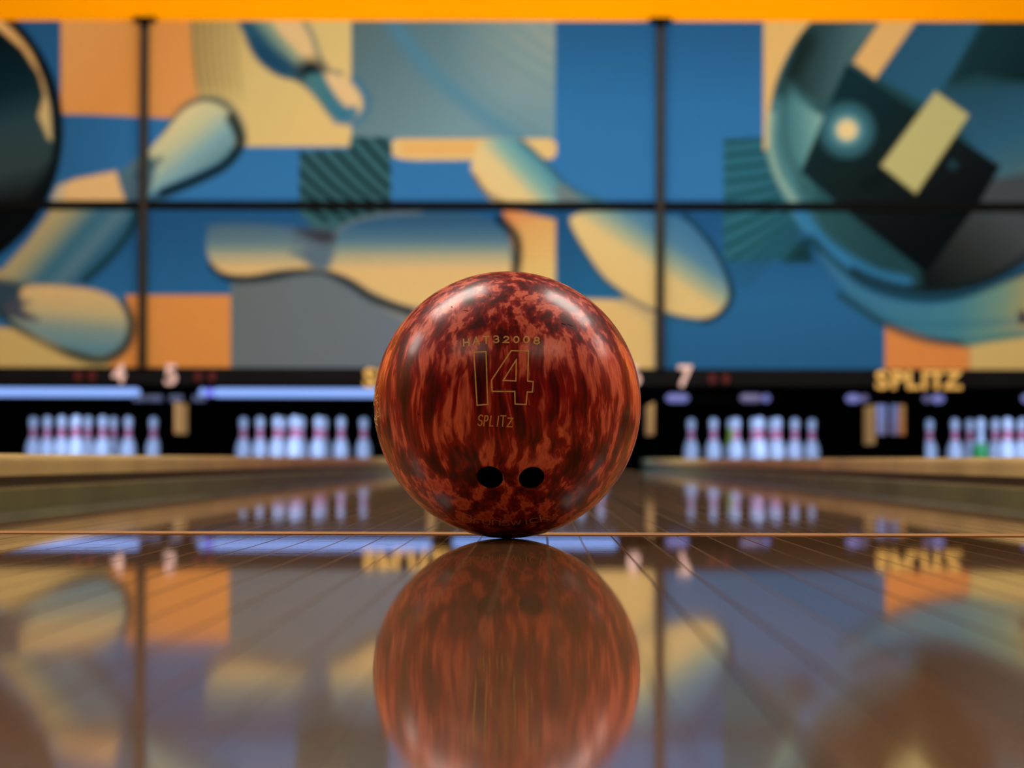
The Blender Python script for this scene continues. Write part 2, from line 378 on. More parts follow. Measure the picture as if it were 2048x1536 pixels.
def paint(X, Y):
    A = Art(X, Y)
    CR, CR2, OR = (226, 192, 126), (214, 186, 122), (224, 146, 74)
    # blue ground, airbrushed, with the shade under the crossbar painted into the gradient
    A.over(np.ones(len(X)), A.grad((0, 40), (0, 740), [(0, (40, 92, 140)), (.25, (48, 112, 170)), (.5, (54, 118, 178)), (.56, (34, 84, 132)), (.8, (44, 104, 156)), (1, (42, 98, 148))]))
    A.over(np.clip((330 - X) / 200, 0, 1) * (Y < 420) * 0.6, (36, 84, 126))
    # ---- upper left rectangles
    A.fill([(122, 30), (378, 30), (392, 130), (402, 240), (128, 226), (122, 226)], OR, 2)
    A.fill([(122, 30), (378, 30), (402, 228), (128, 228)], A.grad((120, 40), (400, 230), [(0, (226, 160, 92)), (.5, (222, 146, 74)), (1, (224, 152, 86))]), 2)
    A.fill([(378, 30), (703, 30), (703, 293), (400, 293), (400, 240)], A.grad((400, 40), (620, 290), [(0, (196, 166, 104)), (.5, (216, 188, 122)), (1, (226, 190, 124))]), 2)
    for k in range(7):
        x = 386 + k * 14
        A.stroke([(x, 30), (x + 4, 110), (x + 16, 205)], 8, (120, 98, 60), 3.5, 0.9 * (1 - k / 10), clip=np.clip((225 - Y) / 60, 0, 1))
    # ---- grey blue rectangle with streaks
    g = A.box_mask(704, 30, 1110, 277)
    A.over(g, A.grad((704, 45), (900, 277), [(0, (86, 108, 112)), (.35, (92, 120, 130)), (1, (116, 148, 160))]))
    A.over(g * np.clip((X - 900) / 250, 0, 1) * np.clip((240 - Y) / 160, 0, 1), (150, 160, 150))
    A.stroke([(782, 40), (850, 130), (960, 225), (1060, 292)], 24, (66, 130, 164), 18, 0.75, clip=g)
    for k in range(4):
        A.stroke([(890 + k * 58, 35), (980 + k * 58, 100), (1060 + k * 62, 150 - k * 3), (1130 + k * 60, 190)], 5, (90, 134, 150), 5, 0.6, clip=g)
    A.stroke([(860, 60), (960, 180), (1090, 270)], 6, (84, 130, 148), 6, 0.5, clip=g)
    # ---- cream bar
    A.fill([(783, 283), (795, 277), (1100, 277), (1113, 285), (1113, 308), (1105, 318), (940, 320), (830, 321), (800, 318), (785, 312)], (228, 190, 126), 2)
    A.fill([(800, 284), (955, 284), (955, 310), (805, 310)], (230, 176, 104), 6)
    # ---- dark teal hatched square
    t = [(598, 303), (700, 298), (700, 274), (782, 274), (782, 425), (742, 440), (690, 448), (655, 470), (625, 455), (598, 425)]
    m = A.fill(t, (56, 98, 108), 2)
    for k in range(-4, 8):
        x = 598 + k * 36
        A.stroke([(x, 260), (x + 62, 330), (x + 120, 385), (x + 200, 440)], 9, (6, 24, 24), 3.0, 1.0, clip=m)
    # ---- teal hatched square on the right
    h = A.fill([(1447, 276), (1540, 274), (1600, 410), (1600, 520), (1447, 524)], (46, 104, 124), 2)
    for k in range(14):
        y = 286 + k * 26; dy = max(0, k - 3) * 9
        A.stroke([(1440, y + dy * .9), (1500, y - 6 + dy * .2), (1600, y - 20 - dy)], 8, (22, 62, 72), 3.5, 0.85, clip=h)
    for k in range(5):
        A.stroke([(1590 + k * 6, 440 + k * 4), (1520 + k * 4, 500 + k * 6), (1450 + k * 10, 545 + k * 8)], 5, (34, 84, 112), 4, 0.7)
    A.stroke([(1150, 380), (1250, 450), (1450, 560)], 3, (40, 90, 130), 5, 0.0)
    # ---- cream strip and the big ball on the right
    A.fill([(1527, 30), (1640, 30), (1560, 180), (1535, 300), (1527, 300)], (228, 182, 112), 2)
    dC = np.hypot(X - 1860, Y - 262)
    disc = np.clip(0.5 + (323 - dC) / 6, 0, 1)
    A.over(disc, A.grad((1540, 262), (1760, 262), [(0, (70, 116, 124)), (.2, (78, 130, 142)), (.45, (44, 84, 92)), (1, (34, 70, 80))]))
    # upper left shading of the rim
    A.fill([(1600, 45), (1760, 40), (1700, 130), (1650, 210), (1600, 190), (1570, 150)], A.grad((1590, 100), (1740, 130), [(0, (30, 48, 50)), (.5, (56, 84, 90)), (1, (90, 120, 126))]), 10, clip=disc)
    A.stroke([(1615, 85), (1580, 140), (1565, 180)], 36, (22, 36, 38), 14, 0.8, clip=disc)
    # bright hairline on the rim
    A.stroke([(1543, 230), (1540, 290), (1556, 350), (1588, 402)], 12, (150, 184, 170), 7, 0.9)
    A.stroke([(1600, 425), (1650, 490), (1740, 548), (1810, 566)], 26, (52, 124, 176), 9, 0.95)
    A.stroke([(1570, 200), (1575, 300), (1610, 380)], 10, (44, 82, 88), 8, 0.8)
    # cone of light
    A.fill([(1652, 238), (1588, 196), (1592, 300), (1606, 345)], A.grad((1575, 245), (1655, 240), [(0, (66, 118, 126)), (.7, (118, 164, 164)), (1, (176, 196, 176))]), 6)
    # stripes behind the square
    A.fill([(1837, 30), (1975, 30), (1862, 215), (1752, 152)], A.grad((1790, 60), (1900, 130), [(0, (40, 84, 116)), (1, (44, 94, 124))]), 4, clip=disc)
    A.fill([(1972, 30), (2400, 30), (2400, 240), (1960, 150), (1900, 165)], A.grad((1930, 60), (2060, 180), [(0, (26, 56, 66)), (1, (18, 40, 44))]), 10, clip=disc)
    A.fill([(1880, 178), (2060, 170), (2200, 240), (2060, 420), (1990, 360), (1940, 290)], A.grad((1940, 200), (2020, 400), [(0, (40, 80, 104)), (.45, (48, 96, 126)), (1, (84, 116, 122))]), 12, clip=disc)
    A.fill([(1929, 425), (1980, 360), (2300, 300), (2300, 560), (1850, 620), (1840, 545)], A.grad((1990, 420), (1860, 570), [(0, (70, 76, 82)), (.5, (46, 50, 52)), (1, (20, 26, 28))]), 8, clip=disc)
    A.fill([(1775, 20), (1848, 20), (1751, 158), (1706, 124)], (228, 178, 110), 3)
    A.fill([(1693, 128), (2001, 332), (1965, 396), (1852, 548), (1690, 420), (1601, 344)], A.grad((1650, 200), (1840, 500), [(0, (20, 46, 54)), (.5, (22, 34, 36)), (.75, (20, 24, 26)), (1, (12, 18, 22))]), 3)
    A.stroke([(1735, 370), (1835, 300), (1870, 240)], 26, (14, 24, 28), 12, 0.7)
    A.fill([(1871, 183), (1938, 230), (1832, 387), (1762, 331)], (192, 184, 124), 3)
    A.over(np.clip(1 - np.hypot(X - 1906, Y - 330) / 14, 0, 1) * 0.6, (50, 90, 110))
    # glow
    r = np.hypot(X - 1694, Y - 260)
    A.over(np.clip((62 - r) / 42, 0, 1) ** 0.8, (72, 132, 150)); A.over(np.clip((34 - r) / 20, 0, 1), (150, 186, 176)); A.over(np.clip((23 - r) / 8, 0, 1), (240, 208, 150))
    # lower rim of the ball
    ang = np.clip((Y - 420) / 120, 0, 1)
    A.over(np.clip(1 - np.abs(dC - 318) / 14, 0, 1) * ang * (X > 1700), (22, 34, 38))
    A.stroke([(1625, 480), (1690, 545), (1780, 585), (1870, 596), (1960, 582), (2060, 540), (2150, 480)], 16, (26, 56, 64), 7, 0.95)
    A.fill([(1615, 468), (1628, 526), (1566, 526)], (24, 58, 68), 6)
    # sweeping band under the ball
    A.fill([(1640, 505), (1730, 580), (1830, 608), (1920, 600), (2060, 548), (2300, 480), (2300, 660), (2060, 662), (1930, 680), (1850, 672), (1770, 642), (1700, 590)],
           A.grad((1700, 560), (2060, 620), [(0, (60, 118, 158)), (.6, (70, 134, 156)), (.85, (120, 152, 136)), (1, (176, 162, 112))]), 6, curve=True)
    A.stroke([(1700, 590), (1790, 640), (1900, 650), (2060, 640)], 10, (50, 110, 140), 8, 0.6)
    A.fill([(1770, 646), (1860, 676), (1940, 690), (1940, 745), (1770, 745)], (226, 142, 76), 2)
    A.fill([(1940, 690), (2060, 668), (2400, 660), (2400, 745), (1940, 745)], (214, 184, 116), 2)
    A.stroke([(1680, 590), (1770, 648), (1850, 678), (1930, 688)], 13, (34, 66, 74), 6, 0.95)
    A.stroke([(1930, 688), (2000, 676), (2100, 664)], 12, (92, 140, 124), 6, 0.9)
    A.fill([(2048, 620), (2036, 625), (2040, 650), (2060, 640)], (50, 40, 60), 5)
    # ---- big ball on the left
    dL = np.hypot(X + 177, Y - 262)
    dl = np.clip(0.5 + (303 - dL) / 6, 0, 1)
    A.over(dl, A.grad((-20, 80), (60, 420), [(0, (10, 26, 34)), (.3, (16, 40, 48)), (.5, (44, 66, 74)), (.75, (50, 66, 70)), (.9, (28, 34, 36)), (1, (10, 14, 16))]))
    A.fill([(-40, 20), (20, 30), (62, 95), (88, 165), (100, 215), (104, 282), (96, 278), (76, 232), (88, 190), (78, 150), (44, 98), (0, 60), (-40, 40)], A.grad((30, 40), (100, 280), [(0, (236, 180, 110)), (.5, (214, 170, 110)), (1, (200, 180, 126))]), 3)
    A.over(np.clip(1 - (np.abs(dL - 294) - 4) / 9, 0, 1) * (Y < 560), (12, 18, 22))
    A.over(np.clip(1 - (np.abs(dL - 285) - 6) / 16, 0, 1) * np.clip((Y - 300) / 100, 0, 1), (14, 18, 20))
    A.over(dl * (Y > 412) * 0.75, (10, 12, 14))
    # ---- pin running down from the upper edge
    A.fill([(484, 28), (492, 80), (516, 122), (556, 152), (600, 166), (634, 200), (664, 236), (700, 246), (726, 222), (722, 186), (690, 150), (656, 126), (640, 96), (618, 40), (600, 20)],
           A.grad((500, 180), (640, 60), [(0, (40, 84, 112)), (.3, (32, 72, 104)), (.45, (50, 96, 116)), (.62, (150, 160, 130)), (.75, (226, 190, 132)), (1, (228, 190, 130))]), 5, curve=True)
    A.fill([(545, 26), (592, 26), (616, 70), (628, 112), (618, 122), (590, 96), (556, 60)], (226, 188, 134), 6, curve=True)
    A.fill([(500, 50), (540, 95), (590, 130), (600, 150), (560, 142), (520, 110)], (28, 66, 96), 10, curve=True, alpha=0.9)
    A.stroke([(600, 30), (624, 70), (640, 118), (655, 140), (680, 148)], 10, (104, 122, 110), 6, 0.9)
    A.over(np.clip((42 - np.hypot(X - 622, (Y - 143) * 1.15)) / 26, 0, 1), (24, 38, 46))
    A.fill([(608, 158), (650, 150), (712, 214), (700, 238), (664, 228), (634, 190)], A.grad((620, 200), (720, 220), [(0, (70, 120, 128)), (1, (50, 116, 150))]), 5, curve=True)
    A.fill([(650, 150), (680, 154), (712, 186), (710, 206), (694, 214), (670, 188)], (228, 190, 138), 5, curve=True)
    A.stroke([(708, 160), (730, 190), (730, 222), (706, 242), (672, 240)], 14, (48, 112, 150), 7, 0.85)
    # ---- pin on the left: head upper right, body lower left
    A.stroke([(330, 272), (366, 220), (410, 200), (452, 210), (478, 244), (484, 286), (456, 326), (400, 358), (340, 382), (286, 410)], 14, (50, 86, 90), 7, 0.95)
    head = [(292, 310), (330, 264), (368, 220), (408, 204), (440, 214), (464, 240), (472, 282), (446, 318), (392, 346), (326, 374), (286, 398), (276, 370)]
    A.fill(head, A.grad((340, 235), (430, 345), [(0, (230, 204, 148)), (.35, (196, 196, 158)), (.65, (130, 168, 178)), (1, (88, 130, 140))]), 4, curve=True)
    A.stroke([(462, 236), (480, 284), (450, 328), (390, 360), (326, 386)], 19, (14, 30, 34), 5, 0.95)
    A.fill([(236, 348), (290, 300), (314, 330), (300, 380), (286, 412), (250, 412)], A.grad((240, 380), (310, 320), [(0, (74, 102, 122)), (1, (96, 128, 140))]), 5)
    A.fill([(98, 412), (116, 372), (150, 358), (232, 342), (240, 370), (254, 412)], (230, 184, 124), 4)
    A.fill([(98, 412), (116, 372), (130, 366), (124, 412)], (150, 170, 160), 8, alpha=0.6)
    A.stroke([(272, 352), (300, 330), (320, 318)], 12, (50, 84, 100), 6, 0.8)
    # body below the bar
    body = [(108, 418), (284, 418), (262, 462), (224, 510), (176, 548), (120, 580), (60, 590), (-60, 590), (-60, 600), (-60, 560), (10, 540), (62, 480)]
    A.fill([(108, 410), (284, 410), (258, 470), (218, 522), (168, 560), (100, 596), (-60, 600), (-60, 540), (4, 540), (60, 478)],
           A.grad((70, 440), (190, 545), [(0, (196, 164, 104)), (.3, (150, 148, 120)), (.55, (56, 104, 130)), (.75, (84, 120, 138)), (.9, (50, 96, 126)), (1, (46, 96, 130))]), 5)
    A.stroke([(278, 424), (252, 474), (214, 520), (170, 560)], 17, (24, 52, 60), 6, 0.9)
    A.fill([(-40, 560), (46, 566), (70, 590), (64, 620), (50, 640), (-40, 620)], (50, 70, 84), 8, curve=True)
    # pin lying at the lower left
    A.rect(-900, 655, 250, 745, (206, 176, 112), 4)
    A.fill([(251, 590), (462, 590), (462, 745), (215, 745), (225, 700), (262, 640)], OR, 2)
    A.fill([(48, 574), (120, 572), (196, 582), (240, 606), (258, 646), (250, 690), (206, 712), (150, 704), (84, 676), (20, 644), (40, 610)],
           A.grad((150, 575), (140, 712), [(0, (222, 180, 122)), (.35, (196, 176, 128)), (.6, (130, 150, 146)), (1, (82, 134, 160))]), 5, curve=True)
    A.stroke([(0, 625, 10), (30, 652, 12), (90, 686, 9), (150, 710, 18), (206, 720, 19), (250, 694, 18), (264, 646, 16), (246, 604, 10)], 12, (26, 52, 52), 6, 0.95)
    A.fill([(20, 600), (60, 604), (46, 616), (76, 640), (40, 640), (10, 625)], (70, 74, 88), 7, curve=True)
    A.fill([(-40, 640), (20, 658), (80, 690), (130, 720), (-40, 720)], (202, 176, 112), 8, alpha=0.0)
    # ---- grey rectangle and long pin in the middle
    A.fill([(462, 540), (640, 545), (700, 560), (830, 610), (1000, 620), (1000, 745), (462, 745)], A.grad((480, 560), (760, 740), [(0, (104, 114, 118)), (1, (110, 120, 136))]), 2)
    A.fill([(830, 590), (1310, 590), (1310, 745), (940, 745)], (226, 188, 124), 2)
    A.fill([(1003, 415), (1112, 440), (1112, 600), (990, 640), (1000, 560), (1030, 520)], A.grad((1010, 425), (1060, 560), [(0, (218, 132, 84)), (.3, (222, 166, 98)), (1, (230, 194, 122))]), 3)
    for k in range(12):
        A.stroke([(1040, 446 + k * 12), (1110, 448 + k * 12)], 2, (190, 150, 92), 2, 0.5)
    A.stroke([(700, 560), (760, 606), (830, 648)], 12, (140, 142, 130), 5, 0.8)
    mid = [(412, 492), (420, 458), (446, 444), (520, 446), (600, 466), (660, 466), (700, 446), (780, 426), (880, 424), (960, 432), (1006, 460), (1022, 506), (1014, 560), (960, 604), (900, 618), (820, 612), (750, 586), (700, 556), (640, 538), (560, 540), (500, 550), (450, 546), (424, 526)]
    A.stroke([(426, 532), (462, 556), (530, 554), (600, 541), (650, 542), (700, 566), (750, 598), (820, 622)], 17, (14, 28, 34), 6, 0.95)
    A.stroke([(1000, 440), (1030, 474), (1034, 520), (1020, 580)], 21, (18, 34, 42), 6, 0.95)
    A.fill(mid, A.grad((0, 420), (0, 612), [(0, (50, 84, 108)), (.14, (52, 92, 128)), (.32, (84, 120, 142)), (.48, (172, 168, 138)), (.62, (226, 186, 126)), (1, (228, 192, 128))]), 4, curve=True)
    A.fill([(404, 440), (600, 440), (600, 500), (404, 490)], (120, 130, 118), 12, alpha=0.25, clip=A.box_mask(414, 450, 600, 500, 8))
    A.fill([(600, 462), (664, 462), (672, 480), (658, 536), (628, 538), (606, 520), (580, 504), (610, 496), (584, 484)], (92, 112, 128), 7, curve=True)
    A.fill([(590, 460), (666, 462), (668, 482), (640, 486)], (58, 58, 68), 8, curve=True)
    A.stroke([(672, 466), (704, 444), (760, 430), (840, 424)], 7, (110, 120, 128), 4, 0.8)
    # ---- pin on the right of the centre: head upper left, body lower right
    A.fill([(945, 345), (944, 325), (960, 290), (1000, 276), (1045, 282), (1090, 322), (1126, 366), (1180, 392), (1230, 412), (1120, 412), (1010, 412), (968, 384)],
           A.grad((985, 380), (1070, 300), [(0, (230, 196, 136)), (.35, (226, 198, 140)), (.6, (140, 176, 164)), (.85, (90, 150, 166)), (1, (84, 140, 160))]), 4, curve=True)
    A.stroke([(1040, 280), (1090, 326), (1140, 376), (1200, 402)], 8, (44, 78, 90), 5, 0.85)
    A.stroke([(948, 352), (975, 388), (1024, 412)], 7, (26, 44, 60), 5, 0.9)
    A.fill([(1106, 370), (1130, 372), (1160, 396), (1190, 412), (1120, 412)], (110, 124, 128), 7)
    A.fill([(1112, 414), (1112, 598), (1180, 598), (1250, 600), (1180, 530), (1146, 440)], A.grad((1110, 420), (1220, 600), [(0, (32, 78, 124)), (1, (40, 104, 150))]), 3)
    cb = [(1142, 448), (1150, 430), (1200, 420), (1290, 424), (1360, 436), (1404, 474), (1440, 530), (1456, 588), (1438, 622), (1404, 636), (1340, 626), (1276, 600), (1216, 560), (1176, 508)]
    A.stroke([(1146, 455), (1172, 508), (1214, 562), (1276, 606), (1340, 632), (1404, 642), (1444, 622), (1462, 582)], 10, (40, 84, 104), 6, 0.9)
    A.stroke([(1370, 434), (1420, 490), (1450, 545), (1462, 590), (1444, 624), (1410, 642)], 15, (26, 54, 72), 5, 0.9)
    A.fill(cb, A.grad((1250, 590), (1350, 440), [(0, (228, 192, 126)), (.42, (226, 194, 132)), (.6, (150, 168, 150)), (.78, (82, 130, 162)), (1, (66, 118, 160))]), 4, curve=True)
    A.stroke([(1238, 604), (1300, 640), (1312, 690)], 5, (80, 130, 130), 5, 0.5)
    # shade under the upper panels is already painted into the blue ground
    return A.C

# light-level calibration of the paint
PK = np.array([0.74, 0.83, 0.84])
art_mat = bpy.data.materials.new('airbrushed_mural_paint'); art_mat.use_nodes = True
nt = art_mat.node_tree; pb = nt.nodes['Principled BSDF']
at_n = nt.nodes.new('ShaderNodeAttribute'); at_n.attribute_name = 'paint'
tcn = nt.nodes.new('ShaderNodeTexCoord'); nn = nt.nodes.new('ShaderNodeTexNoise'); nn.inputs['Scale'].default_value = 45; nn.inputs['Detail'].default_value = 2
mr = nt.nodes.new('ShaderNodeMapRange'); mr.inputs['To Min'].default_value = 0.92; mr.inputs['To Max'].default_value = 1.08
nt.links.new(tcn.outputs['Object'], nn.inputs['Vector']); nt.links.new(nn.outputs['Fac'], mr.inputs['Value'])
vm = nt.nodes.new('ShaderNodeVectorMath'); vm.operation = 'SCALE'
nt.links.new(at_n.outputs['Color'], vm.inputs[0]); nt.links.new(mr.outputs[0], vm.inputs['Scale'])
nt.links.new(vm.outputs[0], pb.inputs['Base Color']); pb.inputs['Roughness'].default_value = 0.75; pb.inputs['Specular IOR Level'].default_value = 0.0

def panel(x0, x1, z0, z1, label):
    st = 0.0095
    nx = int((x1 - x0) / st) + 2; nz = int((z1 - z0) / st) + 2
    xs = np.linspace(x0, x1, nx); zs = np.linspace(z0, z1, nz)
    gx, gz = np.meshgrid(xs, zs)
    me = bpy.data.meshes.new('wall_mural')
    front = np.stack([gx.ravel(), np.full(gx.size, MY), gz.ravel()], 1)
    bk = np.array([(x0, MY + .018, z0), (x1, MY + .018, z0), (x1, MY + .018, z1), (x0, MY + .018, z1)])
    V = np.concatenate([front, bk])
    idx = np.arange(nx * nz).reshape(nz, nx)
    q = np.stack([idx[:-1, :-1], idx[:-1, 1:], idx[1:, 1:], idx[1:, :-1]], -1).reshape(-1, 4)
    B = nx * nz; faces = q.tolist()
    faces.append([B + 3, B + 2, B + 1, B])
    faces.append(list(reversed(idx[0, :].tolist())) + [B, B + 1]); faces.append(idx[-1, :].tolist() + [B + 2, B + 3])
    faces.append(idx[:, 0].tolist() + [B + 3, B]); faces.append(list(reversed(idx[:, -1].tolist())) + [B + 1, B + 2])
    me.from_pydata(V.tolist(), [], faces); me.update()
    # picture coordinates of the artwork as measured on the wall
    Mi = np.array((CM.to_3x3().transposed()))
    rel = (V - np.array(CAM)) @ Mi.T
    px = 1024 + F * rel[:, 0] / -rel[:, 2]; py = 768 - F * rel[:, 1] / -rel[:, 2]
    C = paint(px, py) * PK
    ca = me.color_attributes.new('paint', 'FLOAT_COLOR', 'POINT')
    buf = np.ones((len(V), 4), np.float32); buf[:, :3] = C
    ca.data.foreach_set('color', buf.ravel())
    o = obj('wall_mural', me, art_mat)
    tag(o, label, 'mural', 'painted murals above the lanes')
    return o
XP0 = at(289, 400, MY).x; XP1 = at(1320, 400, MY).x; g = 0.004
XL = -WX + 0.01; XR = WX - 0.01
panel(XL, XP0 - g, ZD1, ZT, 'upper left mural panel painted with the edge of a dark ball and an orange block')
panel(XP0 + g, XP1 - g, ZD1, ZT, 'upper middle mural panel painted with a cream field and a blue pin pointing down')
panel(XP1 + g, XR, ZD1, ZT, 'upper right mural panel with a big ball, a pale rectangle and a glowing dot')
panel(XL, XP0 - g, ZB, ZD0, 'lower left mural panel painted with two overlapping pin shapes above number 4')
panel(XP0 + g, XP1 - g, ZB, ZD0, 'lower middle mural panel painted with a long pin lying sideways, behind the red ball')
panel(XP1 + g, XR, ZB, ZD0, 'lower right mural panel painted mostly plain blue under a curved band')
# cross bar and uprights
tag(box('mural_crossbar', XL, XR, MY - 0.022, MY + 0.017, ZD0 + .001, ZD1 - .001, M['divider'], bev=0.004), 'long black horizontal bar between the upper and lower mural panels', 'bar')
for xx, lab in ((XP0, 'dark vertical post over the mural at the left, between numbers 4 and 5'), (XP1, 'dark vertical post over the mural right of the red ball')):
    root = empty('mural_post', (xx, MY - 0.045, ZB)); tag(root, lab, 'post', 'vertical posts on the mural')
    box('shaft', -0.026, 0.026, -0.022, 0.022, 0, ZT - ZB, M['bar'], root, bev=0.006)
    box('bracket', -0.075, 0.075, -0.03, 0.04, ZT - ZB - 0.012, ZT - ZB + 0.018, M['divider'], root, bev=0.008)
    box('bracket_stem', -0.03, 0.03, -0.026, 0.03, ZT - ZB - 0.05, ZT - ZB - 0.012, M['divider'], root, bev=0.006)

# black fascia below the mural
ZF = at(1024, 771, MY).z
tag(box('fascia', XL, XR, MY - 0.015, MY + 0.06, ZF, ZB - 0.001, M['black'], bev=0.003), 'long black fascia strip below the mural carrying the lane numbers', 'fascia')

# ------------------------------------------------------------------ signs
def text_mesh(name, txt, h, m, parent=None, depth=0.012, offset=0.0, sx=1.0):
    c = bpy.data.curves.new(name, 'FONT'); c.body = txt; c.size = h / 0.70; c.extrude = depth / 2; c.offset = offset
    c.align_x = 'CENTER'; c.resolution_u = 3
    t = bpy.data.objects.new(name, c); COL.objects.link(t)
    dg = bpy.context.evaluated_depsgraph_get()
    me = bpy.data.meshes.new_from_object(t.evaluated_get(dg)); me.name = name
    bpy.data.objects.remove(t); bpy.data.curves.remove(c)
    me.transform(Matrix.Diagonal((sx, 1, 1, 1))); me.transform(Matrix.Rotation(R(90), 4, 'X'))
    me.materials.clear()
    o = obj(name, me, m, parent); return o
for ch, px, y0, y1 in (('4', 238, 728, 765), ('5', 342, 729, 768), ('6', 1268, 730, 770), ('7', 1369, 731, 772)):
    p0 = at(px, y1, MY - .02); p1 = at(px, y0, MY - .02); h = p1.z - p0.z
    o = text_mesh('lane_number', ch, h, M['number'], offset=0.005)
    o.location = (p0.x, MY - 0.0222, p0.z)
    tag(o, f'pale pink number {ch} on the black fascia' + (', mostly hidden by the ball' if ch == '6' else ''), 'number', 'lane numbers on the fascia')
for pc, lab in ((812, 'gold SPLITZ lettering on the fascia, mostly hidden by the ball'), (1836, 'gold SPLITZ lettering on the fascia at the right')):
    yo = 1.0 if pc > 1000 else -3.0
    b = at(pc, 776 + yo, MY - .02); t = at(pc, 741 + yo, MY - .02); h = t.z - b.z
    root = empty('wall_sign', (b.x, MY - 0.0235, b.z)); tag(root, lab, 'sign', 'gold name signs on the fascia')
    xs = [-72, -41, -11, 13, 37, 68]
    for ch, dx in zip('SPLITZ', xs):
        l = text_mesh('letter', ch, h, M['gold'], root, offset=0.006, sx=1.12)
        l.location = (dx / 302.0, 0, 0)
# red score lamps
def seg_digit(bm, cx, z0, w, h):
    t = 0.012
    for a in ((cx - w / 2, cx + w / 2, z0, z0 + t), (cx - w / 2, cx + w / 2, z0 + h / 2 - t / 2, z0 + h / 2 + t / 2), (cx - w / 2, cx + w / 2, z0 + h - t, z0 + h),
              (cx - w / 2, cx - w / 2 + t, z0, z0 + h), (cx + w / 2 - t, cx + w / 2, z0, z0 + h)):
        add_box(bm, a[0], a[1], -0.003, 0.003, a[2], a[3])
for px, py, lab in ((170, 751, 'left of the number 4'), (410, 752, 'right of the number 5'), (1438, 757, 'right of the number 7')):
    p = at(px, py + 9, MY - .02)
    root = empty('led_display', (p.x, MY - 0.018, p.z)); tag(root, f'dim red two-digit LED display on the fascia {lab}', 'display', 'red displays on the fascia')
    for dx in (-0.045, 0.045):
        bm = bmesh.new(); seg_digit(bm, 0, 0, 0.044, 0.056); d = obj('digit', bm, M['led'], root); d.location = (dx, 0, 0)

# ------------------------------------------------------------------ tube lamps under the fascia
ZL = at(400, 784, MY).z
def tube(x0, x1, zc, m, parent, name='tube', r=0.030, y=0.0):
    bm = bmesh.new(); seg = 16; rings = []
    prof = [(x0, 0.3 * r), (x0 + 0.4 * r, 0.8 * r), (x0 + r, r), (x1 - r, r), (x1 - 0.4 * r, 0.8 * r), (x1, 0.3 * r)]
    for x, rr in prof: rings.append([bm.verts.new((x, y + rr * math.cos(2 * math.pi * k / seg), zc + rr * math.sin(2 * math.pi * k / seg))) for k in range(seg)])
    for A_, B_ in zip(rings, rings[1:]):
        for k in range(seg): bm.faces.new((A_[k], A_[(k + 1) % seg], B_[(k + 1) % seg], B_[k]))
    bm.faces.new(rings[0]); bm.faces.new(list(reversed(rings[-1])))
    bmesh.ops.recalc_face_normals(bm, faces=bm.faces)
    return smooth(obj(name, bm, m, parent))
def lamp(px0, px1, py, pieces, label):
    a = at(px0, py, MY); b = at(px1, py, MY)
    root = empty('tube_lamp', ((a.x + b.x) / 2, MY + 0.02, a.z)); tag(root, label, 'lamp', 'tube lamps under the black fascia')
    c = root.location.x
    box('lamp_housing', a.x - c - .02, b.x - c + .02, 0.036, 0.055, -0.038, ZF - a.z - 0.002, M['housing'], root)
    for q0, q1, mm, nm in pieces:
        u = at(q0, py, MY).x - c; v = at(q1, py, MY).x - c
        tube(u, v, 0, mm, root, nm)
    return root
lamp(-190, 280, 783.5, [(-190, 280, M['tube'], 'tube')], 'bright blue-white tube lamp under the fascia at the far left')
lamp(395, 865, 785, [(424, 865, M['tube'], 'tube'), (397, 412, M['tube'], 'tube_end'), (410, 426, M['tube_violet'], 'tube_collar')], 'bright blue-white tube lamp between the number 5 and the ball')
lamp(905, 1236, 791, [(905, 1236, M['tube'], 'tube')], 'bright tube lamp hidden behind the red ball, seen in the floor reflection')
lamp(1328, 1560, 796, [(1332, 1378, M['tube_dim'], 'tube_end'), (1480, 1525, M['tube_faint'], 'tube'), (1525, 1541, M['tube_dim'], 'tube_end')], 'unlit tube lamp under the fascia below the number 7, glowing in place of reflections')
lamp(1690, 1900, 797, [(1692, 1722, M['tube_dim'], 'tube_end'), (1722, 1738, M['tube_faint'], 'tube'), (1846, 1864, M['tube_faint'], 'tube'), (1864, 1890, M['tube_dim'], 'tube_end')], 'unlit tube lamp whose two ends glow in place of reflections, below the gold sign')
lamp(2040, 2300, 797, [(2044, 2100, M['tube_dim'], 'tube_end')], 'unlit tube lamp at the right edge, one end glowing in place of a reflection')
# small blueish boxes around the post between numbers 4 and 5
for px in (280, 310, 352, 398):
    p = at(px, 797, MY)
    o = box('bluish_box', p.x - 0.045, p.x + 0.045, MY - 0.006, MY + 0.024, p.z - 0.022, p.z + 0.022, M['greybox'] if 'greybox' in M else M.setdefault('greybox', mottle(mat('blue_grey_box', lin((70, 90, 140)), 0.3), 9, 0.2)), None, bev=0.008)
    tag(o, 'small blue-grey box under the fascia by the post at the left', 'clip', 'small boxes under the fascia by the left post')

